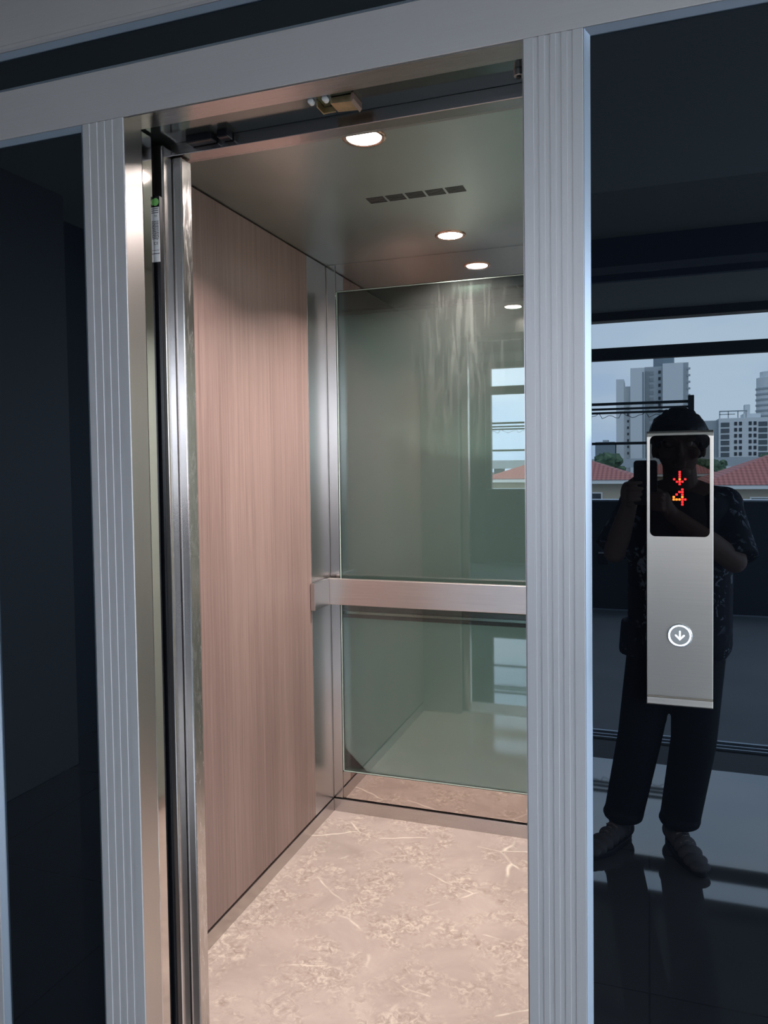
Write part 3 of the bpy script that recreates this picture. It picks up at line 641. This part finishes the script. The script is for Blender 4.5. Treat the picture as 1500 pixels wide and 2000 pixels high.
conc = mat('white_tower_render', (.72, .74, .74), .8); conc2 = mat('grey_tower_render', (.42, .46, .48), .8); conc3 = mat('slate_roof_block', (.20, .25, .28), .8); bal = mat('grey_balcony_concrete', (.30, .33, .34), .8)  # balcony parts get a darker grey than the tower slabs
tw = thing('apartment_tower', 'tall white apartment tower with dark rooftop block, reflected above the call panel', 'building')
bx('tower_wing', conc, (-14.8, -11.3, -400, -380, -10, 40.2), tw); bx('tower_wing', conc, (-11.3, -8.3, -402, -383, -10, 37), tw)
bx('tower_slab', conc, (-8.3, -2.0, -402, -378, -10, 45), tw); bx('tower_slab', conc2, (-2.0, 6.0, -402, -381, -10, 45.5), tw)
bx('tower_slab', conc, (6.0, 14.8, -402, -376, -10, 46.2), tw); bx('tower_slab', conc2, (14.8, 17.2, -400, -379, -10, 46.5), tw)
bx('roof_block', conc3, (2.0, 11.2, -398, -384, 45, 51.0), tw); bx('roof_block', conc3, (3.6, 9.0, -396, -386, 51, 52.6), tw)
def winset(parent, xs, zs, ww, hh, y, m=winm):
    for x in xs:
        for z in zs: bx('window', m, (x, x+ww, y, y+.25, z, z+hh), parent)
winset(tw, (4.1,), [2.5+3.05*k for k in range(14)], 1.1, 1.4, -381)
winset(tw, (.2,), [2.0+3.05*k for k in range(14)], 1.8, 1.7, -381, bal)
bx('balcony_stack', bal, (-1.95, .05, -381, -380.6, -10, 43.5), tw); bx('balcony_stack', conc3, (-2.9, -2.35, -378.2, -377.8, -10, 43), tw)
winset(tw, (-9.9,), [1.5+3.05*k for k in range(9)], .8, 1.2, -383)
for k in range(15): bx('balcony', conc2, (16.6, 18.0, -379.5, -378.5, .5+3.05*k, 1.4+3.05*k), tw)
t2 = thing('apartment_tower', 'lower slate grey building beside the tall white tower', 'building')
bx('wall', conc3, (-24, -15.2, -392, -372, -10, 10.5), t2); bx('roof_block', conc2, (-21, -18.5, -388, -380, 10.5, 11.6), t2)
ap = thing('apartment_block', 'white mid rise apartment block with rows of windows right of the call panel', 'building')
bx('wall', conc, (30.2, 53.0, -400, -380, -10, 20.3), ap); bx('wall', conc2, (22.5, 30.2, -398, -384, -10, 19.6), ap)
bm = bmesh.new(); box(bm, 30.4, 42, -381, -380.4, 23.2, 23.8); box(bm, 30.4, 37, -381, -380.4, 21.9, 22.3)
for x in (30.4, 34, 38, 41.4): box(bm, x, x+.4, -381, -380.4, 20.3, 23.4)
obj('roof_pergola', bm, conc2, ap); bx('roof_block', conc, (40.8, 48, -396, -384, 20.3, 22.3), ap); bx('chimney', conc, (41.7, 43.8, -392, -386, 22.3, 26.6), ap)
winset(ap, (36.6, 38.6, 42.6, 44.6), [3.2+2.75*k for k in range(6)], 1.2, 1.6, -380)
winset(ap, (31.0, 46.6), [2.6+2.75*k for k in range(6)], 3.6, 2.0, -380, mat('deep_balcony_recess', (.10, .12, .13), .7))
t3 = thing('apartment_tower', 'rounded pale high rise cut by the right edge of the picture', 'building')
bm = bmesh.new(); lathe(bm, [(7.0, -10), (7.0, 42.5), (5.4, 42.5), (5.4, 45.5)], (58.6, -430, 0), seg=20); obj('wall', bm, conc, t3)
for k in range(14):
    bm = bmesh.new(); lathe(bm, [(7.35, 0), (7.35, .9), (7.0, .9), (7.0, 0)], (58.6, -430, .8+2.75*k), seg=20, close=False); obj('balcony', bm, conc2, t3)
vd = thing('elevated_road', 'long grey horizontal slab along the horizon behind the roofs', 'bridge')
bx('deck', conc2, (-120, 120, -262, -250, -.6, 2.2), vd)
for i in range(12):
    x = -110+i*20; bx('pier', conc2, (x, x+3, -258, -254, -10, -.6), vd)
leafm = mat('tree_leaves', (.07, .13, .07), .9); L(leafm, ramp(leafm, nz(leafm, coords(leafm, (1,1,1)), 2.0, 5), [(.35, (.035, .07, .04)), (.65, (.12, .19, .10))]), BS(leafm).inputs['Base Color'])
barkm = mat('tree_bark', (.08, .06, .05), .9)
def tree(label, x, y, ztop, R):
    t = thing('tree', label, 'tree', 'trees behind the red roofs'); rr = random.Random(int(x*10))
    bm = bmesh.new()
    for k in range(26):
        a = rr.uniform(0, 2*PI); q = rr.uniform(0, 1)**.5*R*.75; h = rr.uniform(-.7, .65)*R*.6
        bmesh.ops.create_icosphere(bm, subdivisions=2, radius=R*rr.uniform(.22, .38), matrix=Matrix.Translation((x+math.cos(a)*q, y+math.sin(a)*q, ztop-R*.75+h)))
    for v_ in bm.verts: v_.co += noise.noise_vector(v_.co*1.3)*.45
    obj('foliage', bm, leafm, t); bm = bmesh.new(); rod(bm, (x, y, -10), (x, y, ztop-R), .35, .2); obj('trunk', bm, barkm, t)
tree('dark green tree behind the left red roof', -6.6, -120, 3.0, 3.4)
tree('dark green tree above the right red roof', 17.2, -120, 3.0, 3.6)
tree('low green tree between the red roofs', 8.5, -120, 1.9, 2.4)
# potted white flowers outside the parapet at left
fl = thing('flower_bush', 'small bush of white blossoms below the left red roof', 'shrub')
bm = bmesh.new()
for k in range(12): bmesh.ops.create_icosphere(bm, subdivisions=1, radius=random.uniform(.1, .2), matrix=Matrix.Translation((-1.9+random.uniform(-.4, .4), -31+random.uniform(-.3, .3), -.6+random.uniform(-.3, .2))))
obj('foliage', bm, leafm, fl)
bm = bmesh.new()
for k in range(16): bmesh.ops.create_icosphere(bm, subdivisions=1, radius=.06, matrix=Matrix.Translation((-1.9+random.uniform(-.45, .45), -30.75, -.45+random.uniform(-.1, .25))))
obj('blossom', bm, whitew, fl)
bm = bmesh.new(); rod(bm, (-1.9, -31, -10), (-1.9, -31, -.8), .08); obj('stem', bm, barkm, fl)
